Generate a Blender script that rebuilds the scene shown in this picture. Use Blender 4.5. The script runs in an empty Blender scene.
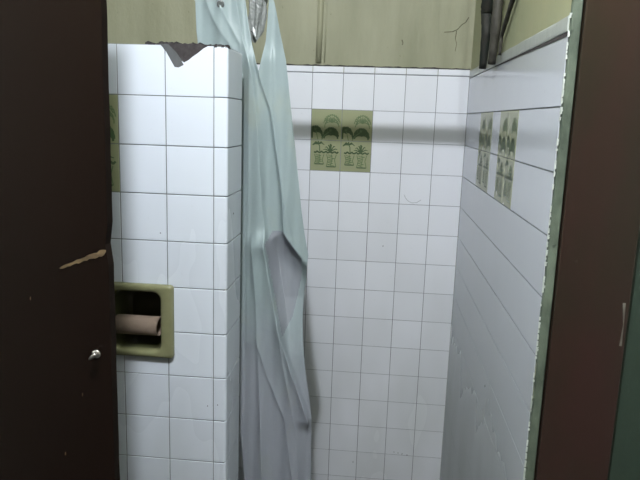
import bpy, bmesh, math, random
from mathutils import Vector, Matrix
random.seed(7)
scene = bpy.context.scene
C = scene.collection

# ------------------------------------------------------------------ camera, light, exposure
E = 1.50                       # eye height above the floor; heights below are given relative to the eye
T = 0.108                      # tile module
F = 642.2
RM = Matrix(((0.99498, 0.09458, 0.03268), (-0.08690, 0.97863, -0.18637), (-0.04961, 0.18260, 0.98194)))
right, fwd, up = RM[0].copy(), RM[1].copy(), RM[2].copy()
cam_data = bpy.data.cameras.new('camera')
cam_data.sensor_width = 36.0
cam_data.lens = F / 640 * 36
cam_data.clip_start = 0.02
cam = bpy.data.objects.new('camera', cam_data)
C.objects.link(cam)
m = Matrix((right, up, -fwd)).transposed().to_4x4()
m.translation = Vector((0, 0, E))
cam.matrix_world = m
scene.camera = cam

world = bpy.data.worlds.new('world')
world.use_nodes = True
world.node_tree.nodes['Background'].inputs[0].default_value = (0.75, 0.88, 1.0, 1)
world.node_tree.nodes['Background'].inputs[1].default_value = 0.05
scene.world = world
LAMP = Vector((-0.160, 0.275, E + 1.075))
LAMP_POWER = 140.0
LAMP_COLOR = (0.93, 0.965, 1.03)
scene.view_settings.view_transform = 'Standard'
scene.view_settings.look = 'None'
scene.view_settings.exposure = 0.0
scene.view_settings.gamma = 1.0
scene.view_settings.use_curve_mapping = False

def at(px, py, Y):
    """point seen at a pixel, on the plane at depth Y"""
    d = right * ((px - 320) / F) + fwd + up * ((240 - py) / F)
    return Vector((0, 0, E)) + d * (Y / d.y)

# ------------------------------------------------------------------ helpers
def link_mesh(name, bm, mats, parent=None, smooth=False, loc=None):
    me = bpy.data.meshes.new(name)
    bm.normal_update()
    if loc is not None:
        bmesh.ops.translate(bm, verts=bm.verts, vec=-Vector(loc))
    bm.to_mesh(me); bm.free()
    if not isinstance(mats, (list, tuple)): mats = [mats]
    for mt in mats: me.materials.append(mt)
    if smooth:
        for p in me.polygons: p.use_smooth = True
    o = bpy.data.objects.new(name, me)
    C.objects.link(o)
    if parent is not None: o.parent = parent
    if loc is not None: o.location = loc
    return o

def tag(o, label, cat, group=None):
    o['label'] = label; o['category'] = cat
    if group: o['group'] = group
    return o

def struct(o):
    o['kind'] = 'structure'; return o

def empty(name, loc):
    o = bpy.data.objects.new(name, None); o.location = loc
    o.empty_display_size = 0.05
    C.objects.link(o); return o

def box(bm, x0, x1, y0, y1, z0, z1, mi=0, bevel=0):
    vs = [bm.verts.new((x, y, z)) for x in (x0, x1) for y in (y0, y1) for z in (z0, z1)]
    fs = []
    for q in ((0, 1, 3, 2), (4, 6, 7, 5), (0, 4, 5, 1), (2, 3, 7, 6), (0, 2, 6, 4), (1, 5, 7, 3)):
        f = bm.faces.new([vs[i] for i in q]); f.material_index = mi; fs.append(f)
    if bevel:
        es = list({e for f in fs for e in f.edges})
        bmesh.ops.bevel(bm, geom=es, offset=bevel, segments=2, affect='EDGES', profile=0.6)
    return fs

def tube(bm, pts, radii, n=12, cap=True, mi=0):
    pts = [Vector(p) for p in pts]
    if not isinstance(radii, (list, tuple)): radii = [radii] * len(pts)
    rings = []
    ref = Vector((0.31, 0.9, 0.2)).normalized()
    for i, p in enumerate(pts):
        t = (pts[min(i + 1, len(pts) - 1)] - pts[max(i - 1, 0)]).normalized()
        a = t.cross(ref).normalized(); b = t.cross(a).normalized()
        rings.append([bm.verts.new(p + (a * math.cos(2 * math.pi * k / n) + b * math.sin(2 * math.pi * k / n)) * radii[i]) for k in range(n)])
    for r0, r1 in zip(rings, rings[1:]):
        for k in range(n):
            f = bm.faces.new((r0[k], r0[(k + 1) % n], r1[(k + 1) % n], r1[k])); f.material_index = mi; f.smooth = True
    if cap:
        bm.faces.new(rings[0][::-1]).material_index = mi; bm.faces.new(rings[-1]).material_index = mi
    return rings

def lathe(bm, prof, origin, axis, n=24, mi=0):
    """prof: list of (radius, distance along the axis)"""
    axis = Vector(axis).normalized()
    a = axis.orthogonal().normalized(); b = axis.cross(a)
    rings = []
    for r, h in prof:
        rings.append([bm.verts.new(Vector(origin) + axis * h + (a * math.cos(2 * math.pi * k / n) + b * math.sin(2 * math.pi * k / n)) * max(r, 1e-5)) for k in range(n)])
    for r0, r1 in zip(rings, rings[1:]):
        for k in range(n):
            f = bm.faces.new((r0[k], r0[(k + 1) % n], r1[(k + 1) % n], r1[k])); f.smooth = True; f.material_index = mi
    bm.faces.new(rings[0][::-1]).material_index = mi; bm.faces.new(rings[-1]).material_index = mi

class Surf:
    """a flat surface: u along it, z up, n outwards"""
    def __init__(s, o, u, n): s.o, s.u, s.n = Vector(o), Vector(u), Vector(n)
    def p(s, u, z, n=0.0): return s.o + s.u * u + Vector((0, 0, z)) + s.n * n

def prism(bm, S, outline, n0, n1, mi=0, inset=0.0, tilt=(0, 0)):
    """extrude an outline [(u,z)...] from n0 to n1, with a chamfer"""
    cu = sum(p[0] for p in outline) / len(outline); cz = sum(p[1] for p in outline) / len(outline)
    def ring(n, ins):
        out = []
        for i, (u, z) in enumerate(outline):
            uu = u - math.copysign(ins, u - cu); zz = z - math.copysign(ins, z - cz)
            out.append(bm.verts.new(S.p(uu, zz, n + (tilt[0] * (u - cu) + tilt[1] * (z - cz)))))
        return out
    rs = [ring(n0, 0), ring(n1 - inset * 0.7, 0)] + ([ring(n1, inset)] if inset else [])
    k = len(outline)
    flip = S.u.cross(Vector((0, 0, 1))).dot(S.n) < 0
    area = sum(outline[i][0] * outline[(i + 1) % k][1] - outline[(i + 1) % k][0] * outline[i][1] for i in range(k))
    if area < 0: flip = not flip
    def face(vs):
        f = bm.faces.new(vs[::-1] if flip else vs); f.material_index = mi; return f
    for r0, r1 in zip(rs, rs[1:]):
        for i in range(k): face([r0[i], r0[(i + 1) % k], r1[(i + 1) % k], r1[i]])
    face(rs[-1]); face(rs[0][::-1])

def rect(u0, u1, z0, z1): return [(u0, z0), (u1, z0), (u1, z1), (u0, z1)]

def tile_grid(bm, S, us, zs, skip=(), gu=0.0012, gz=0.0012, th=0.004, wob=0.003, special=None, bev=0.0008):
    for i in range(len(us) - 1):
        for j in range(len(zs) - 1):
            if (i, j) in skip: continue
            u0, u1 = sorted((us[i], us[i + 1])); z0, z1 = sorted((zs[j], zs[j + 1]))
            t = (random.uniform(-wob, wob), random.uniform(-wob, wob))
            if special and (i, j) in special: prism(bm, S, special[(i, j)], -th, 0, 0, 0.0); continue
            prism(bm, S, rect(u0 + gu, u1 - gu, z0 + gz, z1 - gz), -th, 0, 0, bev, t)

# ------------------------------------------------------------------ materials
def mat(name, color, rough=0.5, spec=0.5, metal=0.0):
    mt = bpy.data.materials.new(name); mt.use_nodes = True
    b = mt.node_tree.nodes['Principled BSDF']
    b.inputs['Base Color'].default_value = (*color, 1)
    b.inputs['Roughness'].default_value = rough
    b.inputs['Specular IOR Level'].default_value = spec
    b.inputs['Metallic'].default_value = metal
    return mt

class NG:
    def __init__(s, mt): s.mt = mt; s.t = mt.node_tree; s.b = s.t.nodes['Principled BSDF']
    def n(s, k, **kw):
        nd = s.t.nodes.new(k)
        for a, v in kw.items(): setattr(nd, a, v)
        return nd
    def l(s, a, b): s.t.links.new(a, b)
    def coord(s, scale=(1, 1, 1)):
        g = s.n('ShaderNodeNewGeometry'); mp = s.n('ShaderNodeMapping')
        s.l(g.outputs['Position'], mp.inputs['Vector']); mp.inputs['Scale'].default_value = scale
        return mp.outputs[0]
    def noise(s, scale, detail=4, stretch=(1, 1, 1), rough=0.5):
        nz = s.n('ShaderNodeTexNoise'); s.l(s.coord(stretch), nz.inputs['Vector'])
        nz.inputs['Scale'].default_value = scale; nz.inputs['Detail'].default_value = detail
        nz.inputs['Roughness'].default_value = rough
        return nz.outputs['Fac']
    def ramp(s, fac, stops):
        r = s.n('ShaderNodeValToRGB'); s.l(fac, r.inputs[0])
        el = r.color_ramp.elements
        while len(el) < len(stops): el.new(0.5)
        for e, (p, c) in zip(el, stops):
            e.position = p; e.color = (c, c, c, 1) if isinstance(c, (int, float)) else (*c, 1)
        return r.outputs[0]
    def mix(s, fac, a, b, mode='MIX'):
        mx = s.n('ShaderNodeMix', data_type='RGBA', blend_type=mode)
        for sock, v in ((mx.inputs[0], fac), (mx.inputs[6], a), (mx.inputs[7], b)):
            if isinstance(v, (int, float)): sock.default_value = v
            elif isinstance(v, tuple): sock.default_value = (*v, 1)
            else: s.l(v, sock)
        return mx.outputs[2]
    def bump(s, h, strength, dist=0.002):
        b = s.n('ShaderNodeBump'); b.inputs['Strength'].default_value = strength
        b.inputs['Distance'].default_value = dist
        s.l(h, b.inputs['Height']); s.l(b.outputs[0], s.b.inputs['Normal'])
    def height(s, z0, z1):
        """0 below z0, 1 above z1 (world height)"""
        g = s.n('ShaderNodeNewGeometry'); sp = s.n('ShaderNodeSeparateXYZ'); s.l(g.outputs['Position'], sp.inputs[0])
        mr = s.n('ShaderNodeMapRange'); s.l(sp.outputs[2], mr.inputs[0])
        mr.inputs[1].default_value = z0; mr.inputs[2].default_value = z1
        return mr.outputs[0]
    def add(s, a, b, op='ADD'):
        mm = s.n('ShaderNodeMath', operation=op)
        for sock, v in ((mm.inputs[0], a), (mm.inputs[1], b)):
            if isinstance(v, (int, float)): sock.default_value = v
            else: s.l(v, sock)
        return mm.outputs[0]

def glazed(name, base, rough, grime_shade, grime_shade_amt, bump=0.12, z0=0.3, z1=1.5, even=0.15):
    mt = mat(name, base, rough, 0.5); g = NG(mt)
    isl = g.n('ShaderNodeNewGeometry').outputs['Random Per Island']
    c = g.mix(g.ramp(isl, [(0, 0.0), (1, 1.0)]), base, tuple(v * 0.93 for v in base))
    spl = g.noise(7, 2, (1, 1, 0.45), 0.45)
    low = g.add(1.0, g.height(E + z0 - 1.5, E + z1 - 1.5), 'SUBTRACT')
    amt = g.add(g.ramp(spl, [(0.22, even), (0.80, 1.0 - even * 0.3)]), g.add(g.add(low, grime_shade_amt, 'MULTIPLY'), grime_shade_amt * 0.25), 'MULTIPLY')  # noisy grime, graded by height to deepen the light's falloff too
    c = g.mix(amt, c, grime_shade)
    fine = g.ramp(g.noise(90, 3), [(0.66, 0.0), (0.78, 1.0)])
    c = g.mix(g.add(fine, 0.10, 'MULTIPLY'), c, (0.25, 0.26, 0.24))
    g.l(c, g.b.inputs['Base Color'])
    g.l(g.add(g.add(amt, 0.35, 'MULTIPLY'), rough), g.b.inputs['Roughness'])
    g.bump(g.noise(16, 3, (1, 1, 0.35)), bump, 0.004)
    return mt

def painted(name, base, alt, rough=0.5, scale=6, stretch=(1, 1, 0.35), bump=0.5, spec=0.4, speck=None):
    mt = mat(name, base, rough, spec); g = NG(mt)
    c = g.mix(g.ramp(g.noise(scale, 6, stretch, 0.6), [(0.35, 0.0), (0.68, 1.0)]), base, alt)
    if speck:
        c = g.mix(g.ramp(g.noise(70, 4, (1, 1, 0.6)), [(0.70, 0.0), (0.74, 0.7)]), c, speck)
    g.l(c, g.b.inputs['Base Color'])
    h = g.add(g.noise(35, 6, (1, 1, 0.5), 0.65), g.noise(9, 3, (1, 1, 0.25)))
    g.bump(h, bump, 0.003)
    return mt

M = {}
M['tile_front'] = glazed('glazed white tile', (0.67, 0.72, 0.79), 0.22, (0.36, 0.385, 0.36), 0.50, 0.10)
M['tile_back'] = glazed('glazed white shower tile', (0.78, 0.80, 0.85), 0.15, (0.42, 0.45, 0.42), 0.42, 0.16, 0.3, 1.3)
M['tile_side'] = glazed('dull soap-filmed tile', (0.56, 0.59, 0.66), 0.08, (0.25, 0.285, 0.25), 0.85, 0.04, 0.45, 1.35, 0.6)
M['grout'] = painted('dark grout', (0.20, 0.22, 0.22), (0.10, 0.11, 0.11), 0.9, 20)
M['grout_light'] = painted('grey grout', (0.26, 0.28, 0.30), (0.13, 0.14, 0.15), 0.9, 12)
M['olive_paint'] = painted('old olive wall paint', (0.295, 0.295, 0.20), (0.205, 0.21, 0.13), 0.55, 6, (1, 1, 0.16), 0.9, 0.35, (0.17, 0.16, 0.09))
M['olive_paint_side'] = painted('yellowed olive wall paint', (0.33, 0.33, 0.195), (0.26, 0.28, 0.17), 0.5, 4, (1, 1, 0.6), 0.4, 0.35)
M['cap_paint'] = painted('grey green painted ledge', (0.40, 0.43, 0.41), (0.33, 0.36, 0.34), 0.3, 9, (1, 1, 1), 0.5)
M['green_edge'] = painted('chipped green paint', (0.12, 0.15, 0.11), (0.035, 0.048, 0.035), 0.55, 22, (1, 1, 0.5), 1.0, 0.4, (0.02, 0.03, 0.02))
M['green_wall'] = painted('dull dark green paint', (0.030, 0.048, 0.034), (0.020, 0.034, 0.024), 0.5, 9)
M['white_chip'] = painted('flaked white plaster', (0.62, 0.66, 0.62), (0.30, 0.34, 0.30), 0.8, 60)
M['scrape'] = painted('greyish worn scrape', (0.17, 0.16, 0.13), (0.06, 0.055, 0.045), 0.7, 80)
M['crack'] = painted('hairline crack', (0.13, 0.125, 0.08), (0.08, 0.075, 0.045), 0.9, 30)
M['mortar'] = painted('broken dark mortar', (0.055, 0.05, 0.05), (0.022, 0.018, 0.018), 0.95, 50, (1, 1, 1), 1.0)
M['mortar_grey'] = painted('smooth grey mortar bed', (0.085, 0.09, 0.092), (0.06, 0.063, 0.065), 0.8, 30)
M['decor'] = glazed('olive decorative glaze', (0.30, 0.32, 0.19), 0.25, (0.25, 0.275, 0.165), 0.3, 0.1)
M['motif'] = mat('dark green print', (0.10, 0.155, 0.062), 0.4)
M['motif_dark'] = mat('darkest green print', (0.05, 0.09, 0.033), 0.4)
M['holder'] = painted('olive glazed ceramic', (0.20, 0.20, 0.108), (0.155, 0.158, 0.083), 0.16, 9, (1, 1, 1), 0.06, 0.6)
M['recess'] = painted('dark olive glaze', (0.055, 0.06, 0.025), (0.03, 0.03, 0.014), 0.3, 14)  # darker olive than the face plate
M['cardboard'] = painted('brown cardboard', (0.22, 0.165, 0.125), (0.16, 0.12, 0.09), 0.85, 30, (0.3, 1, 1), 0.3)
M['cardboard_in'] = mat('inner cardboard', (0.11, 0.075, 0.055), 0.9)
M['door'] = painted('dark brown door paint', (0.0075, 0.0040, 0.0028), (0.006, 0.0032, 0.0022), 0.27, 3, (1, 1, 1), 0.08, 0.22)
M['post'] = painted('worn brown jamb paint', (0.032, 0.016, 0.013), (0.022, 0.017, 0.011), 0.25, 7, (1, 1, 0.4), 0.10, 0.5)
M['door_edge'] = painted('raw dark door edge', (0.014, 0.009, 0.007), (0.010, 0.007, 0.005), 0.9, 30, (1, 1, 1), 0.5, 0.05)
M['bare_wood'] = painted('bare splintered wood', (0.18, 0.125, 0.062), (0.05, 0.03, 0.014), 0.8, 60, (0.3, 1, 1), 1.0)
M['metal'] = mat('tarnished metal', (0.42, 0.40, 0.37), 0.35, 0.5, 0.9)
M['chrome'] = mat('dull chrome', (0.55, 0.56, 0.57), 0.3, 0.5, 1.0)
M['pipe_dark'] = painted('blackened old pipe', (0.020, 0.018, 0.013), (0.004, 0.009, 0.007), 0.7, 60, (1, 1, 0.08), 0.9)
M['pipe_grey'] = painted('grey brown weathered pipe', (0.065, 0.062, 0.048), (0.014, 0.013, 0.010), 0.6, 70, (1, 1, 0.06), 0.9)
M['rag'] = painted('crumpled grey plastic', (0.20, 0.215, 0.205), (0.11, 0.12, 0.115), 0.35, 14, (1, 1, 0.4), 0.8)
M['rag_tip'] = mat('white plastic knot', (0.72, 0.74, 0.74), 0.4)
M['ceiling'] = painted('ceiling paint', (0.55, 0.56, 0.50), (0.48, 0.49, 0.43), 0.8, 4)
M['floor'] = painted('grey floor', (0.085, 0.085, 0.08), (0.06, 0.06, 0.055), 0.5, 4, (1, 1, 1))
M['ochre'] = painted('ochre wall paint', (0.46, 0.36, 0.13), (0.40, 0.31, 0.11), 0.6, 4)
M['dado'] = painted('dark brown dado paint', (0.10, 0.07, 0.06), (0.08, 0.06, 0.05), 0.5, 4)
M['room_paint'] = painted('room wall paint', (0.44, 0.45, 0.40), (0.38, 0.39, 0.34), 0.6, 4)

# shower curtain vinyl
mt = mat('aqua vinyl', (0.45, 0.63, 0.62), 0.42, 0.45); g = NG(mt)
hgt = g.add(g.height(E - 0.80, E - 0.38), g.add(g.add(g.noise(9, 4, (1, 1, 0.6)), -0.5), 0.9, 'MULTIPLY'))
c = g.mix(g.ramp(hgt, [(0.15, 0.0), (0.85, 1.0)]), (0.33, 0.355, 0.395), (0.305, 0.375, 0.38))
c = g.mix(g.add(g.ramp(g.noise(11, 5, (1, 1, 0.5)), [(0.60, 0.0), (0.74, 1.0)]), 0.55, 'MULTIPLY'), c, (0.34, 0.38, 0.31))
g.l(c, g.b.inputs['Base Color'])
g.bump(g.add(g.noise(30, 5, (1, 1, 0.18)), g.noise(60, 3)), 0.35, 0.003)
tr = g.n('ShaderNodeBsdfTranslucent'); g.l(c, tr.inputs[0])
ms = g.n('ShaderNodeMixShader'); ms.inputs[0].default_value = 0.22
out = [n for n in mt.node_tree.nodes if n.type == 'OUTPUT_MATERIAL'][0]
g.l(g.b.outputs[0], ms.inputs[1]); g.l(tr.outputs[0], ms.inputs[2]); g.l(ms.outputs[0], out.inputs[0])
M['curtain'] = mt
M['curtain_grey'] = painted('grey facet vinyl', (0.245, 0.262, 0.29), (0.21, 0.232, 0.25), 0.45, 9, (1, 1, 0.5), 0.3)  # greyer vinyl for one facet of the sheet

# ------------------------------------------------------------------ the room
YB, XR, YP, XP = 2.299, 0.291, 1.400, -0.366     # back wall, right wall, partition face, its corner grout
ZB, ZP = E + 0.1393, E + 0.1447                   # top grid line of the back wall, top of the partition
YE = 1.110                                        # near end of the right wall
CEIL = E + 1.20
XL, XO, YF = -1.35, 1.30, -1.30

bm = bmesh.new(); box(bm, XL - .1, XO + .1, YF - .1, YB + .1, -0.1, 0); struct(link_mesh('floor', bm, M['floor']))
bm = bmesh.new(); box(bm, XL - .1, XO + .1, YF - .1, YB + .1, CEIL, CEIL + 0.1); struct(link_mesh('ceiling', bm, M['ceiling']))
bm = bmesh.new(); box(bm, XL - .1, XL, YF, YB, 0, CEIL); struct(link_mesh('wall_left', bm, M['room_paint']))
bm = bmesh.new(); box(bm, XO, XO + .1, YF, YB, 0, CEIL); struct(link_mesh('wall_far_right', bm, M['room_paint']))
bm = bmesh.new(); box(bm, XL - .1, XO + .1, YF - .1, YF, 0, CEIL); wf = struct(link_mesh('wall_front', bm, M['ochre']))
bm = bmesh.new(); box(bm, XL, XO, YF, YF + 0.012, 0, E + 0.46); link_mesh('dado', bm, M['dado'], wf)

# back wall: plaster above, tiles below
bm = bmesh.new()
box(bm, XL, XO, YB + 0.002, YB + .1, 0, CEIL)
wall_back = struct(link_mesh('wall_back', bm, M['olive_paint']))
SB = Surf((XR, YB, 0), (1, 0, 0), (0, -1, 0))
ncol = 14; nrow = 15
us = [-i * T for i in range(ncol + 1)]
zs = [ZB - j * T for j in range(nrow)] + [0.02]
zs[0] = E + 0.1555
bm = bmesh.new()
tile_grid(bm, SB, us, zs, skip={(3, 1), (4, 1), (3, 2), (4, 2)}, gu=0.0011, gz=0.0009, bev=0.0)
link_mesh('tile_cladding', bm, M['tile_back'], wall_back)
bm = bmesh.new(); box(bm, XL, XR, YB + 0.0012, YB + 0.006, 0, E + 0.157)
link_mesh('grout_bed', bm, M['grout_light'], wall_back)
bm = bmesh.new()
for i in range(ncol):
    u1, u0 = -i * T, -(i + 1) * T
    prism(bm, SB, rect(u0 + 0.001, u1 - 0.001, E + 0.157, E + 0.1775), -0.004, 0.003, 0, 0.002, (0, random.uniform(-.004, .004)))
link_mesh('cap_course', bm, M['tile_back'], wall_back)
# uneven lower edge of the plaster, just above the cap tiles
bm = bmesh.new()
x = XL
top = []; bot = []
while x < XR - 0.004:
    top.append((x, E + 0.1815 + random.uniform(-.001, .0025))); bot.append((x, E + 0.1775 + random.uniform(0, .0022)))
    x += random.uniform(0.008, 0.025)
top.append((XR, E + 0.182)); bot.append((XR, E + 0.178))
SBw = Surf((0, YB, 0), (1, 0, 0), (0, -1, 0))
for (a, b, c2, d) in zip(bot, bot[1:], top[1:], top): prism(bm, SBw, [a, b, c2, d], -0.004, 0.0006)
link_mesh('ragged_joint', bm, M['mortar'], wall_back)
# rib under the paint, from the ceiling to the tiles
bm = bmesh.new()
tube(bm, [(-0.231 + 0.003 * math.sin(k * 1.3), YB + 0.003, E + 0.19 + k * 0.13) for k in range(8)], 0.0105, 16)
tube(bm, [(-0.209 + 0.002 * math.sin(k * 2.1), YB + 0.0035, E + 0.19 + k * 0.13) for k in range(8)], 0.003, 10)
link_mesh('painted_conduit', bm, M['olive_paint'], wall_back)
bm = bmesh.new()
def crack(pts, w):
    for (x0, z0), (x1, z1) in zip(pts, pts[1:]):
        d = Vector((x1 - x0, z1 - z0)).normalized(); nrm = Vector((-d.y, d.x)) * w * random.uniform(.5, 1)
        prism(bm, SBw, [(x0 - nrm.x, E + z0 - nrm.y), (x1 - nrm.x, E + z1 - nrm.y), (x1 + nrm.x, E + z1 + nrm.y), (x0 + nrm.x, E + z0 + nrm.y)], -0.003, -0.0012)
crack([(0.195, .300), (0.222, .302), (.238, .309), (.252, .325), (.264, .333), (.274, .350)], 0.0016)
crack([(.236, .305), (.234, .280), (.239, .262), (.236, .238)], 0.0014)
crack([(.054, .272), (.058, .262), (.056, .255)], 0.0018)
link_mesh('crack', bm, M['crack'], wall_back)

# right wall
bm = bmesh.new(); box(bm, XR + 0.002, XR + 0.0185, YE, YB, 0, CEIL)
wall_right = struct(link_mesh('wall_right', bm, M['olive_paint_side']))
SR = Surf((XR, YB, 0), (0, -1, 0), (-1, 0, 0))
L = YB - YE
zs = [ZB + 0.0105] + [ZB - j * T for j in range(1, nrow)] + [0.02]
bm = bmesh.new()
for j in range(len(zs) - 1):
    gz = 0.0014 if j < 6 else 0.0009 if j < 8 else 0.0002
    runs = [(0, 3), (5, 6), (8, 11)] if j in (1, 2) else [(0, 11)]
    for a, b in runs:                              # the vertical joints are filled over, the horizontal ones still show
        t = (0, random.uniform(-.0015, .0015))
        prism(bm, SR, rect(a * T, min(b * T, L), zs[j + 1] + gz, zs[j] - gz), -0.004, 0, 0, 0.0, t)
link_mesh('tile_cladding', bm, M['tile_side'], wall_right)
bm = bmesh.new(); box(bm, XR + 0.0012, XR + 0.006, YE + 0.001, YB, 0, E + 0.15)
link_mesh('grout_bed', bm, M['grout'], wall_right)
bm = bmesh.new()
n = 26
prev = None
for k in range(n + 1):                             # sloping painted ledge on top of the side tiles
    y = YB - L * k / n * 0.995
    w = random.uniform(-.0015, .0015)
    prof = [(XR + 0.003, E + 0.1505), (XR - 0.0005 + w * .3, E + 0.1510 + w * .3), (XR - 0.0012 + w * .3, E + 0.155), (XR - 0.0012 + w * .3, E + 0.168), (XR - 0.0008, E + 0.174 + w), (XR + 0.003, E + 0.177)]
    ring = [bm.verts.new((px, y, pz)) for px, pz in prof]
    if prev:
        for a in range(len(prof) - 1): bm.faces.new((prev[a], prev[a + 1], ring[a + 1], ring[a]))
    else: bm.faces.new(ring)
    prev = ring
bm.faces.new(prev[::-1])
bmesh.ops.recalc_face_normals(bm, faces=bm.faces)
link_mesh('ledge', bm, M['cap_paint'], wall_right)
bm = bmesh.new()
pts = [(YB - L * t, E + .1490 - 0.001 * t) for t in [i / 14 for i in range(6, 15)]]
for i, ((y0, z0), (y1, z1)) in enumerate(zip(pts, pts[1:])):   # open joint below the ledge, wider near its end
    h0 = 0.0005 + 0.0045 * i / 8; h1 = 0.0005 + 0.0045 * (i + 1) / 8
    u0, u1 = YB - y0, YB - y1
    prism(bm, SR, [(u0, z0 - h0), (u1, z1 - h1), (u1, z1 + .0015), (u0, z0 + .0015)], -0.001, 0.0008)
link_mesh('open_joint', bm, M['mortar'], wall_right)
# green painted end of the wall with white flakes along the corner
bm = bmesh.new()
prev = None
for k in range(81):
    z = CEIL * k / 80
    w = random.uniform(-.0012, .0012)
    ring = [bm.verts.new(p) for p in ((XR + 0.001 + w, YE + 0.001, z), (XR + 0.003 + w, YE - 0.004, z), (XR + 0.0165, YE - 0.005, z), (XR + 0.0185, YE - 0.002, z), (XR + 0.0185, YE + 0.001, z))]
    if prev:
        for a in range(4): bm.faces.new((prev[a], prev[a + 1], ring[a + 1], ring[a]))
    prev = ring
bmesh.ops.recalc_face_normals(bm, faces=bm.faces)
link_mesh('end_strip', bm, M['green_edge'], wall_right)
bm = bmesh.new()
z = 0.4
SE = Surf((XR, YE - 0.0045, 0), (1, 0, 0), (0, -1, 0))
while z < CEIL - 0.05:
    h = random.uniform(.003, .014)
    big = random.random() < 0.18
    w = random.uniform(.0004, .0022) * (2.2 if big else 1)
    o = [(-0.0015, z)]
    q = 5
    for a in range(q): o.append((w * (0.4 + 0.6 * random.random()), z + h * (a + .5) / q))
    o.append((-0.0015, z + h))
    prism(bm, SE, o, -0.002, 0.0006)
    z += h + (random.uniform(-.002, .004) if random.random() < .8 else random.uniform(.006, .03))
link_mesh('paint_flakes', bm, M['white_chip'], wall_right)

# brown jamb and the dark green wall beside it
bm = bmesh.new(); box(bm, XR + 0.0202, XR + 0.144, YE - 0.012, YE + 0.10, 0, E + 0.62, 0, 0.0025)
jamb = link_mesh('door_jamb', bm, M['post'])
tag(jamb, 'dark brown painted door jamb on the right, beside the green edge of the tiled wall', 'door frame')
bm = bmesh.new()
SJ = Surf((0, YE - 0.012, 0), (1, 0, 0), (0, -1, 0))
a0 = at(624.5, 303, YE - .012); a1 = at(621, 346, YE - .012)
o = [(a0.x - .003, a0.z), (a0.x + .002, a0.z), (a0.x + .003, (a0.z * .6 + a1.z * .4)), (a1.x + .001, a1.z), (a1.x - .003, a1.z), (a1.x - .001, a0.z * .5 + a1.z * .5)]
prism(bm, SJ, o, -0.001, 0.0006)
s = link_mesh('bare_scrape', bm, M['scrape'], jamb)
s['label'] = 'pale scrape where the brown paint is gone'
bm = bmesh.new(); box(bm, XR + 0.1455, XO, YE, YE + 0.08, 0, CEIL)
struct(link_mesh('wall_near_right', bm, M['green_wall']))

# ------------------------------------------------------------------ low tiled partition
PX1 = -0.335; PY1 = 1.543
CX0, CX1, CZ0, CZ1 = -0.613, -0.482, E - 0.558, E - 0.3955     # niche for the paper holder
bm = bmesh.new()
f = YP + 0.0015
box(bm, XL, CX0, f, PY1 - .004, 0, ZP); box(bm, CX1, PX1 - 0.005, f, PY1 - .004, 0, ZP)
box(bm, CX0, CX1, f, PY1 - .004, 0, CZ0); box(bm, CX0, CX1, f, PY1 - .004, CZ1, ZP)
part_wall = struct(link_mesh('wall_partition', bm, M['grout']))
SP = Surf((XP, YP, 0), (1, 0, 0), (0, -1, 0))
us = [-i * T for i in range(10)]
zs = [ZP - j * T for j in range(nrow)] + [0.02]
g_ = 0.0011
# broken tile: a ragged bite out of its upper edge
def PP(x, y):
    p = at(x, y, YP); return (p.x - XP, p.z)
bite = [PP(*q) for q in ((164.6, 51), (170, 59), (174.5, 67), (178.5, 67.5), (183.8, 65), (181.6, 61), (184, 62.5), (188, 60.5), (193, 56.5), (198, 53), (203.5, 48.5), (208, 45.8))]
t0 = (-T + g_, 0); t1 = (-g_, 0)
broken = [(t0[0], zs[1] + g_), (t1[0], zs[1] + g_), (t1[0], zs[0] - g_)] + [(u, min(z, zs[0] - g_)) for u, z in bite[::-1] if u > t0[0] + .0005]
broken.append((t0[0], bite[0][1] + .001))
nb = [(-2 * T + g_, zs[1] + g_), (-T - g_, zs[1] + g_), (-T - g_, bite[0][1] + .002), PP(162.8, 47.5), PP(160.5, 45), (-2 * T + g_, zs[0] - g_)]
special = {(0, 0): broken, (1, 0): nb}
Z5, Z6, Z7 = zs[5], zs[6], zs[7]
special[(1, 6)] = rect(-2 * T + g_, -T - g_, Z7 + g_, CZ0 - .002)
special[(2, 5)] = rect(-3 * T + g_, CX0 - XP - .002, Z6 + g_, Z5 - g_)
lx = CX0 - XP - .002
special[(2, 6)] = [(-3 * T + g_, Z7 + g_), (-2 * T - g_, Z7 + g_), (-2 * T - g_, CZ0 - .002), (lx, CZ0 - .002), (lx, Z6 - g_), (-3 * T + g_, Z6 - g_)]
bm = bmesh.new()
tile_grid(bm, SP, us, zs, skip={(1, 5), (2, 1), (2, 2), (3, 1), (3, 2)}, special=special, gu=g_, gz=g_, wob=0.002)
link_mesh('tile_cladding', bm, M['tile_front'], part_wall)
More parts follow.
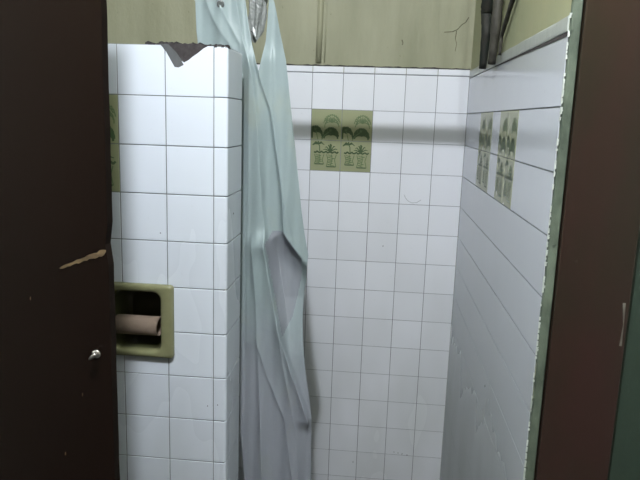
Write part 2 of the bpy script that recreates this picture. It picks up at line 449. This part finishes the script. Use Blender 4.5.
# rounded corner pieces wrapping round onto the side
bm = bmesh.new()
sharp = []
R = 0.007
for j in range(len(zs) - 1):
    z1, z0 = zs[j] - g_, zs[j + 1] + g_
    path = [(XP + g_, YP)]
    cx, cy = PX1 - R, YP + R
    for a in range(0, 9):
        an = -math.pi / 2 + a / 8 * math.pi / 2
        path.append((cx + R * math.cos(an), cy + R * math.sin(an)))
    path.append((PX1, PY1))
    inner = [(XP + g_, YP + .004)] + [(cx + (R - .004) * math.cos(-math.pi / 2 + a / 8 * math.pi / 2), cy + (R - .004) * math.sin(-math.pi / 2 + a / 8 * math.pi / 2)) for a in range(9)] + [(PX1 - .004, PY1)]
    lv = []
    zl = [z0, z0 + .0012, z1 - .0012, z1]
    if j == 0: zl = [z0, z0 + .0012, z1 - .004, z1 - .002]
    for k, z in enumerate(zl):
        d = 0.0008 if k in (0, 3) else 0
        row = []
        for (ax, ay), (bx_, by_) in zip(path, inner):
            v = Vector((bx_ - ax, by_ - ay)); v = v.normalized() * d if v.length else v
            zz = z + (random.uniform(-.002, .001) if (j == 0 and k == 3) else 0)
            row.append(bm.verts.new((ax + v.x, ay + v.y, zz)))
        lv.append(row)
    for row in lv[1:3]:
        for va, vb in zip(row, row[1:]):
            sharp.append((va, vb))
    inn = [[bm.verts.new((bx_, by_, z)) for bx_, by_ in inner] for z in (z0, z1 - (.002 if j == 0 else 0))]
    for r0, r1 in zip(lv, lv[1:]):
        for a in range(len(path) - 1):
            fc = bm.faces.new((r0[a], r0[a + 1], r1[a + 1], r1[a])); fc.smooth = (r0 is lv[1])
    for a in range(len(path) - 1):
        bm.faces.new((lv[-1][a], lv[-1][a + 1], inn[1][a + 1], inn[1][a]))
        bm.faces.new((inn[0][a], inn[0][a + 1], lv[0][a + 1], lv[0][a]))
for va, vb in sharp:
    ed = bm.edges.get((va, vb))
    if ed: ed.smooth = False
link_mesh('corner_tiles', bm, M['tile_front'], part_wall)
# exposed mortar behind the broken tile, and the ragged crust along the top
bm = bmesh.new()
q = [PP(*p) for p in ((160, 43.5), (163, 51), (174, 69), (186, 67), (181, 59), (176, 51), (170, 44.5))]
prism(bm, SP, q, -0.0035, -0.0010)
link_mesh('mortar_bed', bm, M['mortar_grey'], part_wall)
bm = bmesh.new()
q = [PP(*p) for p in ((168, 44), (176, 52), (182, 60.5), (186, 64), (196, 57), (211, 45), (200, 44))]
prism(bm, SP, q, -0.0035, -0.0006)
xx = -0.52
while xx < PX1 - 0.004:
    w = random.uniform(.005, .013); h = random.uniform(.003, .0075)
    if xx > -0.40: h *= .55
    v0 = [(xx, ZP - .003), (xx + w, ZP - .004 + random.uniform(-.002, .001)), (xx + w * .8, ZP + h), (xx + w * .2, ZP + h * random.uniform(.4, 1))]
    S2 = Surf((0, YP + random.uniform(0, .003), 0), (1, 0, 0), (0, -1, 0))
    prism(bm, S2, v0, -0.02 if xx > -.37 else -0.12, 0.0)
    xx += w * .8
link_mesh('mortar_crust', bm, M['mortar'], part_wall)

# small pits in the tiles
bm = bmesh.new()
for (px, py, S, Y, axis) in ((168, 48, 0, YP, 0),): pass
for px, py in ((207.5, 406), (217.5, 405), (160.5, 233)):
    p = at(px, py, YP); lathe(bm, [(0.0016, 0), (0.0012, 0.0006)], (p.x, YP + .0002, p.z), (0, -1, 0), 7)
for px, py in ((353, 462), (394, 452), (398, 453), (402, 454), (407, 455), (383, 246)):
    p = at(px, py, YB); lathe(bm, [(0.0022, 0), (0.0015, 0.0006)], (p.x, YB + .0002, p.z), (0, -1, 0), 7)
def at_x(px, py, X):
    d = right * ((px - 320) / F) + fwd + up * ((240 - py) / F)
    return Vector((0, 0, E)) + d * (X / d.x)
for px, py in ((485, 386), (452.5, 298)):
    p = at_x(px, py, XR); lathe(bm, [(0.0035, -.0002), (0.003, 0.0006)], (XR, p.y, p.z), (-1, 0, 0), 7)
p = at_x(233.5, 213.5, PX1); lathe(bm, [(0.003, -.0002), (0.002, 0.0006)], (PX1, p.y, p.z), (1, 0, 0), 7)
link_mesh('pits', bm, M['mortar'], part_wall)

bm = bmesh.new()
tube(bm, [at(x, y, YB - .0006) for x, y in ((404, 194.5), (405.5, 198), (408, 201), (412, 203), (417, 202.5), (421, 200))], .0006, 6)
link_mesh('stray_scratch', bm, M['grout'], wall_back)

# ------------------------------------------------------------------ decorative palm tiles
def stroke(bm, S, pts, w, n=0.0004, mi=1, taper=False):
    k = len(pts)
    for i, (a, b) in enumerate(zip(pts, pts[1:])):
        d = Vector((b[0] - a[0], b[1] - a[1]))
        if d.length < 1e-6: continue
        d.normalize(); q = Vector((-d.y, d.x))
        w0 = w * (1 - i / k) if taper else w; w1 = w * (1 - (i + 1) / k) if taper else w
        e = d * w * .2
        vs = [S.p(a[0] - q.x * w0 - e.x, a[1] - q.y * w0 - e.y, n), S.p(b[0] - q.x * w1 + e.x, b[1] - q.y * w1 + e.y, n), S.p(b[0] + q.x * w1 + e.x, b[1] + q.y * w1 + e.y, n), S.p(a[0] + q.x * w0 - e.x, a[1] + q.y * w0 - e.y, n)]
        f = bm.faces.new([bm.verts.new(v) for v in vs]); f.material_index = mi

def decor_tile(S, u0, z1, upper, parent, loc, rnd):
    """one tile of the pair: u0 left edge, z1 top edge"""
    bm = bmesh.new()
    g2 = 0.0009
    prism(bm, S, rect(u0 + g2, u0 + T - g2, z1 - T + g2, z1 - g2), -0.004, 0.0002, 0, 0.0008)
    def q(a, b): return (u0 + a * T, z1 - b * T)
    def crown(cx, cy, rx, ry, mi, w, nleaf, lo=0.04, hi=0.96):
        for k in range(nleaf):
            an = math.pi * (1 - k / (nleaf - 1))
            ex, ey = cx + rx * math.cos(an), cy - ry * math.sin(an)
            pts = []
            for t in [i / 7 for i in range(8)]:
                x = cx + (ex - cx) * min(1, t * 1.25); y = cy - ry * (.25 + .75 * math.sin(an)) * math.sin(min(t * 2.2, 1.57)) + t * t * ry * (0.75 + .2 * rnd.random())
                pts.append(q(min(max(x, lo), hi), min(max(y, lo), hi)))
            stroke(bm, S, pts, w, mi=mi, n=0.0004 + 0.00003 * k)
    if upper:
        crown(.68, .42, .23, .25, 1, .0014, 9)
        for k in range(11):                        # drooping outline fronds
            an = math.pi * (k + .5) / 11
            ox, oy = .68 + .25 * math.cos(an), .40 - .25 * math.sin(an)
            stroke(bm, S, [q(.68 + .2 * math.cos(an), .38 - .2 * math.sin(an)), q(ox, oy), q(ox + .02 * math.cos(an), oy + .07 + .03 * rnd.random())], .0013, mi=1, n=.0008)
        stroke(bm, S, [q(.48, .38), q(.55, .24), q(.68, .16), q(.80, .22), q(.90, .37)], .0013, mi=1, n=.0009)
        crown(.15, .74, .23, .30, 2, .0030, 9); crown(.13, .66, .2, .16, 1, .0032, 7); crown(.66, .74, .24, .24, 2, .0030, 9); crown(.64, .70, .2, .13, 1, .0034, 7); crown(.66, .82, .22, .18, 2, .0026, 7)
        stroke(bm, S, [q(.17, .7), q(.2, .84), q(.24, .98)], .0014, mi=1, n=.0009)
        stroke(bm, S, [q(.6, .72), q(.44, .85), q(.36, .98)], .0014, mi=1, n=.0009)
    else:
        for a in (10, 40, 95, 140, 172, 200):
            an = math.radians(a)
            stroke(bm, S, [q(.26, .12), q(.26 + .12 * math.cos(an), .10 - .07 * math.sin(an)), q(max(.04, .26 + .20 * math.cos(an)), .16 - .04 * math.sin(an))], .0026, mi=2, n=.0005 + a * 1e-6, taper=True)
        stroke(bm, S, [q(.24, .06), q(.30, .2), q(.31, .36)], .0015, mi=2, n=.0009)
        for a in (20, 50, 80, 110, 140, 165): # spiky plant
            an = math.radians(a)
            stroke(bm, S, [q(.66, .36), q(.66 + .17 * math.cos(an), .34 - .2 * math.sin(an)), q(.66 + .24 * math.cos(an), .36 - .2 * math.sin(an))], .0024, mi=2, n=.0005 + a * 1e-6, taper=True)
        stroke(bm, S, [q(.66, .12), q(.66, .4)], .0028, mi=2, n=.001)
        sq = [q(.12 + .80 * i / 16, .385 + .03 * math.sin(i * 2.2)) for i in range(17)]
        stroke(bm, S, sq, .0026, mi=2, n=.0011)
        for x0, x1, yb in ((.14, .45, .78), (.54, .86, .86)):
            xm = (x0 + x1) / 2
            stroke(bm, S, [q(x0, .46), q(x0 + .05, .64), q(x0, yb), q(x1, yb), q(x1 - .05, .64), q(x1, .46)], .0013, mi=1, n=.0007)
            stroke(bm, S, [q(x0 + .02, yb), q(x1 - .02, yb)], .0020, mi=2, n=.0009)
            zz = [q(x0 + .04 + (x1 - x0 - .08) * (i % 2) * (.6 + .4 * rnd.random()), .47 + (yb - .5) * i / 9) for i in range(10)]
            stroke(bm, S, zz, .0010, mi=1, n=.0008)
            stroke(bm, S, [q(xm, .45), q(xm + .03, .6), q(xm - .02, yb - .03)], .0012, mi=1, n=.00085)
    return link_mesh('tile', bm, [M['decor'], M['motif'], M['motif_dark']], parent, loc=None)

def panel(S, u0, z1, label, grp=None):
    base = S.p(u0 + T, z1 - 2 * T, 0)
    e = empty('decorative_tile_panel', base)
    tag(e, label, 'decorative tile', 'olive decorative palm tile panels')
    rnd = random.Random(3)
    for i in range(2):
        for j in range(2):
            o = decor_tile(S, u0 + i * T, z1 - j * T, j == 0, e, base, rnd)
            o.matrix_parent_inverse = Matrix.Translation(-Vector(base))
    return e
panel(SB, -5 * T, ZB - T, 'olive square of four palm tree tiles on the white back wall, seen face on')
panel(SR, 3 * T, ZB - T, 'narrow foreshortened olive patterned tile panel on the right wall, nearest the corner')
panel(SR, 6 * T, ZB - T, 'wider foreshortened olive patterned tile panel on the right wall, farther from the corner')
panel(SP, -4 * T, ZP - T, 'olive patterned tile strip just showing past the brown door edge on the low wall')

# ------------------------------------------------------------------ paper holder and cardboard tube
HX0, HX1, HZ0, HZ1 = -0.635, -0.459, E - 0.566, E - 0.389
hl = Vector(((HX0 + HX1) / 2, YP, HZ0))
holder = empty('toilet_paper_holder', hl)
tag(holder, 'olive green ceramic recessed toilet paper holder set in the tiled low wall', 'toilet paper holder')
def rrect(x0, x1, z0, z1, r, n=6):
    out = []
    for cx, cz, a0 in ((x1 - r, z1 - r, 0), (x0 + r, z1 - r, 90), (x0 + r, z0 + r, 180), (x1 - r, z0 + r, 270)):
        for k in range(n + 1):
            a = math.radians(a0 + 90 * k / n); out.append((cx + r * math.cos(a), cz + r * math.sin(a)))
    return out
OX0, OX1, OZ0, OZ1 = -0.604, -0.490, E - 0.549, E - 0.408
loops = [(rrect(HX0, HX1, HZ0, HZ1, .008), YP - .0005), (rrect(HX0, HX1, HZ0, HZ1, .008), YP - .008),
         (rrect(HX0 + .002, HX1 - .002, HZ0 + .002, HZ1 - .002, .009), YP - .012),
         (rrect(HX0 + .006, HX1 - .006, HZ0 + .007, HZ1 - .006, .010), YP - .014),
         (rrect(OX0 - .008, OX1 + .008, OZ0 - .006, OZ1 + .006, .024), YP - .0135),
         (rrect(OX0 - .003, OX1 + .003, OZ0 - .002, OZ1 + .002, .021), YP - .011),
         (rrect(OX0, OX1, OZ0, OZ1, .018), YP - .005),
         (rrect(OX0, OX1, OZ0 + .001, OZ1 - .001, .018), YP + .004)]
loops2 = [(rrect(OX0, OX1, OZ0 + .001, OZ1 - .001, .018), YP + .004),
          (rrect(OX0 + .003, OX1 - .003, OZ0 + .004, OZ1 - .004, .02), YP + .045),
          (rrect(OX0 + .02, OX1 - .02, OZ0 + .02, OZ1 - .02, .02), YP + .066)]
def loft(bm, lp, capend):
    rs = [[bm.verts.new((x, y, z)) for x, z in l] for l, y in lp]
    k = len(rs[0])
    for r0, r1 in zip(rs, rs[1:]):
        for i in range(k):
            f = bm.faces.new((r0[i], r0[(i + 1) % k], r1[(i + 1) % k], r1[i])); f.smooth = True
    if capend: bm.faces.new(rs[-1])
    bmesh.ops.recalc_face_normals(bm, faces=bm.faces)
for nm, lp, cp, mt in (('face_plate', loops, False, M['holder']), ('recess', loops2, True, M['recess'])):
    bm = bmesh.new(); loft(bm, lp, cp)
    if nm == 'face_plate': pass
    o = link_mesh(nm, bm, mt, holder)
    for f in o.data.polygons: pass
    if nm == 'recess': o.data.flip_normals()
    o.matrix_parent_inverse = Matrix.Translation(-hl)
bm = bmesh.new()                                   # lug that holds the spindle, on the right wall of the recess
lathe(bm, [(0.013, 0), (0.011, .003), (.007, .0055)], (OX1 + .001, YP + .012, E - .492), (-1, 0, 0), 18)
o = link_mesh('spindle_lug', bm, M['holder'], holder); o.matrix_parent_inverse = Matrix.Translation(-hl)
bm = bmesh.new()                                   # empty cardboard tube
xa, xb = -0.601, -0.4965
cy, cz, ro, ri = YP + .010, E - .4945, .0225, .0205
def ringx(x, r, sag=0):
    return [bm.verts.new((x + .0025 * math.sin(2 * math.pi * k / 28 + 1), cy + r * math.cos(2 * math.pi * k / 28), cz + sag + r * 1.03 * math.sin(2 * math.pi * k / 28))) for k in range(28)]
rs = [ringx(xa, ri), ringx(xa, ro), ringx(-.56, ro * 1.0), ringx(-.52, ro * .99), ringx(xb, ro * 1.01), ringx(xb, ri), ringx(-.55, ri), ringx(xa, ri)]
for r0, r1 in zip(rs, rs[1:]):
    for k in range(28):
        f = bm.faces.new((r0[k], r0[(k + 1) % 28], r1[(k + 1) % 28], r1[k])); f.smooth = True
for f in bm.faces: f.material_index = 0
bmesh.ops.remove_doubles(bm, verts=bm.verts, dist=1e-6)
bmesh.ops.recalc_face_normals(bm, faces=bm.faces)
tb = link_mesh('cardboard_tube', bm, M['cardboard'], loc=((xa + xb) / 2, cy, cz - ro))
tag(tb, 'empty brown cardboard toilet roll tube lying across the olive holder', 'toilet roll')

# ------------------------------------------------------------------ brown door on the left
DY = 0.850; DX = -0.365
bm = bmesh.new()
pr_ = []
ztop = E + 0.60
zz = 0.12
edge = []
while zz < ztop:
    edge.append((DX + 0.006 * (0.5 - abs((zz - (E - .2)) / 1.0)) * 0 + random.uniform(-.0005, .0005), zz)); zz += 0.03
edge.append((DX, ztop))
zn = at(107, 250, DY).z                            # splintered nick in the door's edge
edge = [(x - .0035 if abs(z - zn) < .012 else x, z) for x, z in edge]
SD = Surf((0, DY, 0), (1, 0, 0), (0, -1, 0))
outline = [(-1.12, ztop), (-1.12, 0.12)] + edge
prism(bm, SD, outline, 0.0, 0.018)
dl = Vector((-0.75, DY, 0.12))
door = empty('stall_door', dl)
tag(door, 'dark brown painted door leaf filling the left side', 'door')
def dpart(nm, bm, mt, **k):
    o = link_mesh(nm, bm, mt, door, **k); o.matrix_parent_inverse = Matrix.Translation(-dl); return o
bm.normal_update()
for f in bm.faces:
    if f.normal.x > .5: f.material_index = 1
dpart('door_panel', bm, [M['door'], M['door_edge']])
FY = DY - 0.018
SF = Surf((0, FY, 0), (1, 0, 0), (0, -1, 0))
bm = bmesh.new()
a = at(60, 268, FY); b = at(106, 251, FY)
N = 22; topl = []; botl = []
for i in range(N + 1):
    t = i / N
    x = a.x + (b.x - a.x) * t; z = a.z + (b.z - a.z) * t
    w = (.0014 + .0026 * t) * (0.25 if i in (0, N) else 1)
    topl.append((x, z + w * random.uniform(.6, 1.3))); botl.append((x, z - w * random.uniform(.7, 1.5)))
for i in range(N):
    prism(bm, SF, [botl[i], botl[i + 1], topl[i + 1], topl[i]], -.001, .0004 + random.uniform(0, .0008))
o = dpart('gouge', bm, M['bare_wood']); o['label'] = 'slanting gouge of bare pale wood near the door edge'
k0 = at(96.5, 354, FY)
bm = bmesh.new()
lathe(bm, [(.0062, 0), (.0058, .0015), (.003, .002)], (k0.x, FY, k0.z), (0, -1, 0), 20)
kp = Vector((k0.x, FY - .004, k0.z))
tube(bm, [kp + Vector((0, .003, 0)), kp + Vector((0, -.006, 0))], .0024, 10)
tube(bm, [kp + Vector((-.006, -.006, -.0045)), kp + Vector((-.001, -.008, 0)), kp + Vector((.003, -.008, .0035)), kp + Vector((.0052, -.006, .001))], [.0016, .003, .0028, .0018], 10)
tube(bm, [kp + Vector((.001, -.007, .003)), kp + Vector((.0015, -.0075, .0075)), kp + Vector((.0012, -.007, .009))], [.002, .0028, .0012], 10)
dpart('latch_knob', bm, M['metal'])
bm = bmesh.new()
for px, py, r in ((126, 0, .001),): pass
for px, py in ((65, 455), (82, 396), (30, 300)):
    p = at(px, py, FY); prism(bm, SF, [(p.x, p.z), (p.x + .0012, p.z), (p.x + .0016, p.z + .005), (p.x + .0005, p.z + .0045)], -.0005, .0002)
dpart('scuffs', bm, M['bare_wood'])
# the post the door is hung on, at its far left
bm = bmesh.new(); box(bm, XL, -1.125, DY - .05, DY + .04, 0, E + 0.62, 0, .002)
tag(link_mesh('hinge_post', bm, M['door']), 'brown hinge post at the far side of the dark door', 'door frame')

# ------------------------------------------------------------------ curtain rod, curtain, rag
RY, RZ = 1.625, E + 0.327
bm = bmesh.new()
tube(bm, [(XL, RY, RZ), (-0.6, RY, RZ), (0.138, RY, RZ)], 0.017, 18)  # out-of-view rod, ends early so its shadow stops at the back corner
lathe(bm, [(0.02, 0), (.02, .012), (.014, .016)], (0.131, RY, RZ), (1, 0, 0), 18)
tube(bm, [(0.128, RY, RZ), (0.128, RY, CEIL)], .002, 8)  # hanger added to carry the shortened end
lathe(bm, [(0.022, 0), (.022, .004)], (0.128, RY, CEIL - .004), (0, 0, 1), 18)
rod = link_mesh('curtain_rod', bm, M['chrome'])
tag(rod, 'unseen metal shower curtain rod above the curtain, cut short to shape its shadow', 'curtain rod')

def poly_at(pts, z):
    """pts: [(x,z)] sorted by falling z; x at height z"""
    if z >= pts[0][1]: return pts[0][0]
    for (x0, z0), (x1, z1) in zip(pts, pts[1:]):
        if z >= z1: return x0 + (x1 - x0) * (z0 - z) / max(1e-9, z0 - z1)
    return pts[-1][0]
CY = 1.60
def PL(pts, ext=None):
    out = [(at(x, y, CY).x, at(x, y, CY).z) for x, y in pts]
    return sorted(out, key=lambda q: -q[1])
top_z, bot_z = RZ - .022, E - 1.42
Lc = [(-.50, top_z)] + PL([(194, 0), (195, 30), (197, 50), (206, 100), (214, 200), (222, 300), (232, 360), (236, 400), (238.5, 425), (243, 480)]) + [(-.325, bot_z)]
Rc = [(-.30, top_z)] + PL([(273, 0), (279, 30), (285.5, 60), (291, 110), (296, 160), (301, 211), (304, 235), (308, 256), (304.5, 283), (302, 300), (301, 320), (302, 345), (305, 372), (308.5, 400), (311, 420), (310.7, 440), (310.7, 480)]) + [(-.125, bot_z)]
gL = [(-.37, top_z)] + PL([(244, -2), (247, 20), (252, 45), (259, 70)])
gR = [(-.315, top_z)] + PL([(268, -2), (266.5, 20), (265, 40), (259.6, 70)])
gz = at(259, 70, CY).z
# creases: polyline, step height (towards the camera), decay to the right, decay to the left
def S_(pts, a, dr, dl_): return (PL(pts), a, dr, dl_)
creases = [
    S_([(256, 62), (262, 85), (270, 110), (276, 150), (281, 190), (284, 235), (302, 260)], .012, .045, .004),
    S_([(265, 246), (270, 280), (275, 310), (279, 330), (290, 366), (308, 419)], .026, .004, .028),
    S_([(250, 60), (249, 110), (248, 180), (247, 260), (246, 340)], .006, .030, .008),
    S_([(236, 0), (243, 40), (252, 70), (258, 130), (262, 200), (266, 245)], .012, .006, .030),
    S_([(205, 0), (212, 18), (222, 34), (240, 60)], .007, .035, .010),
    S_([(217, 0), (228, 22), (240, 44)], .005, .014, .008),
    S_([(256, 340), (268, 380), (284, 420), (292, 480)], .006, .02, .006),
    S_([(252, 250), (256, 300), (258, 370), (262, 480)], .010, .025, .007),
    S_([(271, 60), (273, 100), (277, 150), (284, 200), (292, 240)], .006, .006, .016),
    S_([(279, 330), (283, 365), (290, 400), (296, 440), (298, 480)], .007, .007, .02),
]
def depth(x, z, u):
    y = CY + 0.012
    y += .0055 * math.sin(x * 75 + z * 2.0) * (0.6 + 0.4 * math.sin(z * 5)) + .0016 * math.sin(x * 170 - z * 5)
    for pl, a, dr, dl_ in creases:
        xc = poly_at(pl, z); zt, zb = pl[0][1], pl[-1][1]
        fade = 1.0
        if z > zt: fade = math.exp(-((z - zt) / .03) ** 2)
        if z < zb: fade = math.exp(-((zb - z) / .03) ** 2)
        d = x - xc
        y -= a * fade * (math.exp(-d / dr) if d > 0 else math.exp(d / dl_))
    # a tucked-in facet, under the slanting fold on the right
    f0 = at(283, 232, CY); f1 = at(302, 260, CY); fl = at(266, 243, CY)
    if x > f0.x: ztop_ = f0.z + (f1.z - f0.z) * (x - f0.x) / (f1.x - f0.x)
    else: ztop_ = f0.z + (fl.z - f0.z) * (f0.x - x) / (f0.x - fl.x)
    xl = poly_at(PL([(265, 243), (280, 333), (290, 366)]), z)
    if z < ztop_ and x > xl and z > E - .62:
        t = min(1, (ztop_ - z) / .10); s = min(1, (x - xl) / .02)
        y += .030 * math.sin(t * math.pi / 2) * s * min(1, (z - (E - .62)) / .15)
    return max(y, PY1 + .012)
NU, NV = 120, 340
US = 72                                             # column where the two upper halves meet
grey_facet = [(at(x, y, CY).x, at(x, y, CY).z) for x, y in ((266, 243), (272, 231), (283, 231), (301, 260), (300, 280), (291, 320), (282, 337), (275, 300), (269, 265))]
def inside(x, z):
    c = False; n = len(grey_facet)
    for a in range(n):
        (x0, z0), (x1, z1) = grey_facet[a], grey_facet[(a + 1) % n]
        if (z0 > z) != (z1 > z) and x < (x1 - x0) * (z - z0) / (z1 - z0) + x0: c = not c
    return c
bm = bmesh.new()
grid = []
for j in range(NV + 1):
    z = top_z + (bot_z - top_z) * j / NV
    l, r = poly_at(Lc, z), poly_at(Rc, z)
    row = []
    if z > gz:
        a_, b_ = poly_at(gL, z), poly_at(gR, z)
    else:
        mz = at(259.5, 70, CY).x; k = min(1, (gz - z) / .35)
        mid = l + (r - l) * US / NU
        a_ = b_ = mz * (1 - k) + mid * k
    for i in range(NU + 1):
        if i <= US: x = l + (a_ - l) * i / US
        else: x = b_ + (r - b_) * (i - US) / (NU - US)
        row.append((x, z))
    grid.append((row, b_))
V = [[bm.verts.new((x, depth(x, z, i / NU), z)) for i, (x, z) in enumerate(row)] for row, _ in grid]
V2 = {}
for j, (row, b_) in enumerate(grid):               # duplicate the seam column where the gap is open
    if row[0][1] > gz: V2[j] = bm.verts.new((b_, depth(b_, row[0][1], .6), row[0][1]))
for j in range(NV):
    for i in range(NU):
        def vv(jj, ii): return V2[jj] if (ii == US and i == US and jj in V2) else V[jj][ii]
        f = bm.faces.new((vv(j, i), vv(j + 1, i), vv(j + 1, i + 1), vv(j, i + 1))); f.smooth = True
        ce = f.calc_center_median()
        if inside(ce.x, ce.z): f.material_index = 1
bmesh.ops.recalc_face_normals(bm, faces=bm.faces)
cl = Vector((-.3, CY, bot_z))
curtain = empty('shower_curtain', cl)
tag(curtain, 'pale aqua vinyl shower curtain gathered in folds behind the low tiled wall', 'shower curtain')
o = link_mesh('curtain_sheet', bm, [M['curtain'], M['curtain_grey']], curtain); o.matrix_parent_inverse = Matrix.Translation(-cl)
so = o.modifiers.new('thickness', 'SOLIDIFY'); so.thickness = .0008; so.offset = 0
for k, x in enumerate((-.49, -.455, -.42, -.385, -.313, -.303)):
    bm = bmesh.new()
    pts = [Vector((x, RY + .020 * math.cos(a), RZ + .020 * math.sin(a))) for a in [2 * math.pi * i / 20 for i in range(21)]]
    tube(bm, pts, .0018, 8, cap=False)
    o = link_mesh('curtain_ring', bm, M['chrome'], curtain); o.matrix_parent_inverse = Matrix.Translation(-cl)
e0 = at(221, 4.5, CY)
ye = depth(e0.x, e0.z, .3)
bm = bmesh.new()
lathe(bm, [(.0025, .0005), (.0060, .002), (.0085, .0018), (.0095, -.001)], (e0.x, ye - .001, e0.z), (0, -1, -.35), 20)  # small raised grey oval near the top of the sheet
o = link_mesh('oval_spot', bm, M['rag'], curtain); o.matrix_parent_inverse = Matrix.Translation(-cl)
o['label'] = 'small grey oval spot'

bm = bmesh.new()                                    # crumpled plastic hanging in the curtain's gap
NR = 34
prev = None
rt = at(256, 0, CY + .03); rb = at(256.5, 43, CY + .03)
for j in range(NR + 1):
    t = j / NR
    z = (RZ - .01) + (rb.z - (RZ - .01)) * t
    cx = rt.x + .003 * math.sin(t * 5); cyy = CY + .035
    w = .022 * (1 - .25 * t) * (1 if t < .78 else max(.08, math.cos((t - .78) / .22 * 1.5)))
    if t < .1: w *= .6 + 4 * t
    ring = []
    for k in range(30):
        a = 2 * math.pi * k / 30
        rr = w * (1 + .22 * math.sin(5 * a + t * 3) + .12 * math.sin(9 * a - t * 7) + .06 * random.uniform(-1, 1))
        ring.append(bm.verts.new((cx + rr * math.cos(a), cyy + rr * .6 * math.sin(a), z)))
    if prev:
        for k in range(30): bm.faces.new((prev[k], ring[k], ring[(k + 1) % 30], prev[(k + 1) % 30]))
    else: bm.faces.new(ring)
    prev = ring
bm.faces.new(prev[::-1])
bmesh.ops.recalc_face_normals(bm, faces=bm.faces)
rl = Vector((rt.x, CY + .035, rb.z))
rag = empty('plastic_bag', rl)
tag(rag, 'crumpled grey plastic bag hanging in the gap at the top of the aqua curtain', 'bag')
o = link_mesh('bag_body', bm, M['rag'], rag); o.matrix_parent_inverse = Matrix.Translation(-rl)
bm = bmesh.new()
q0 = at(254, 33, CY + .012)
tube(bm, [q0 + Vector((-.002, 0, .014)), q0 + Vector((.000, -.001, .004)), q0 + Vector((.003, 0, -.006)), q0 + Vector((.005, .002, -.014))], [.001, .0035, .0028, .0006], 8)
tube(bm, [q0 + Vector((-.006, .002, .004)), q0 + Vector((0, 0, -.002))], [.002, .0015], 8, mi=1)
o = link_mesh('bag_tip', bm, [M['rag_tip'], M['mortar']], rag); o.matrix_parent_inverse = Matrix.Translation(-rl)
o['label'] = 'bright white torn tip'
bm = bmesh.new()
tube(bm, [(rl.x, RY, RZ - .017), (rl.x + .001, RY - .01, RZ - .022), (rl.x, CY + .035, RZ - .012)], .003, 8)
o = link_mesh('bag_knot', bm, M['rag'], rag); o.matrix_parent_inverse = Matrix.Translation(-rl)

# ------------------------------------------------------------------ pipes and cable in the corner
def on_side(px, py, X): return at_x(px, py, X)
def hang(name, label, X, pixpts, radii, mt, n=12, cat='pipe'):
    pts = [on_side(x, y, X) for x, y in pixpts]
    d = (pts[0] - pts[1]).normalized()
    pts = [pts[0] + d * ((CEIL - pts[0].z) / d.z * .999)] + pts
    fine = []; rad = []
    radii = [radii[0]] + radii
    for i in range(len(pts) - 1):
        for k in range(6):
            t = k / 6; fine.append(pts[i].lerp(pts[i + 1], t) + Vector((0, random.uniform(-.0012, .0012), 0)))
            rad.append((radii[i] * (1 - t) + radii[i + 1] * t) * random.uniform(.93, 1.06))
    fine.append(pts[-1]); rad.append(radii[-1])
    bm = bmesh.new(); tube(bm, fine, rad, n)
    o = link_mesh(name, bm, mt, loc=pts[-1])
    tag(o, label, cat); return o
hang('drain_pipe', 'blackened thick old pipe running down the corner onto the grey ledge', .268, [(488.5, 0), (486.5, 14), (486.5, 30), (482.5, 68.5)], [.019, .016, .014, .010], M['pipe_dark'])
hang('water_pipe', 'grey brown weathered pipe in the corner, right beside the blackened one', .272, [(498.5, 0), (496.5, 20), (495, 35), (491.5, 64)], [.013, .013, .012, .010], M['pipe_grey'])
hang('cable', 'thin slanting dark cable on the olive wall right of the corner pipes', .282, [(512.5, 0), (507, 18), (501.5, 36), (499.5, 55)], [.006, .0055, .005, .004], M['pipe_grey'], 8, 'cable')

# ------------------------------------------------------------------ ceiling lamp (above the picture)
lamp = empty('ceiling_lamp', (LAMP.x, LAMP.y, CEIL))
tag(lamp, 'bare bulb in a white socket on the ceiling', 'lamp')
bm = bmesh.new(); lathe(bm, [(.05, 0), (.05, .012), (.022, .018), (.02, .05)], (0, 0, 0), (0, 0, -1), 24)
link_mesh('lamp_holder', bm, M['ceiling'], lamp)
ld = bpy.data.lights.new('bulb', 'POINT'); ld.energy = LAMP_POWER; ld.color = LAMP_COLOR; ld.shadow_soft_size = 0.03
lo = bpy.data.objects.new('bulb', ld); C.objects.link(lo); lo.parent = lamp; lo.location = (0, 0, LAMP.z - CEIL)
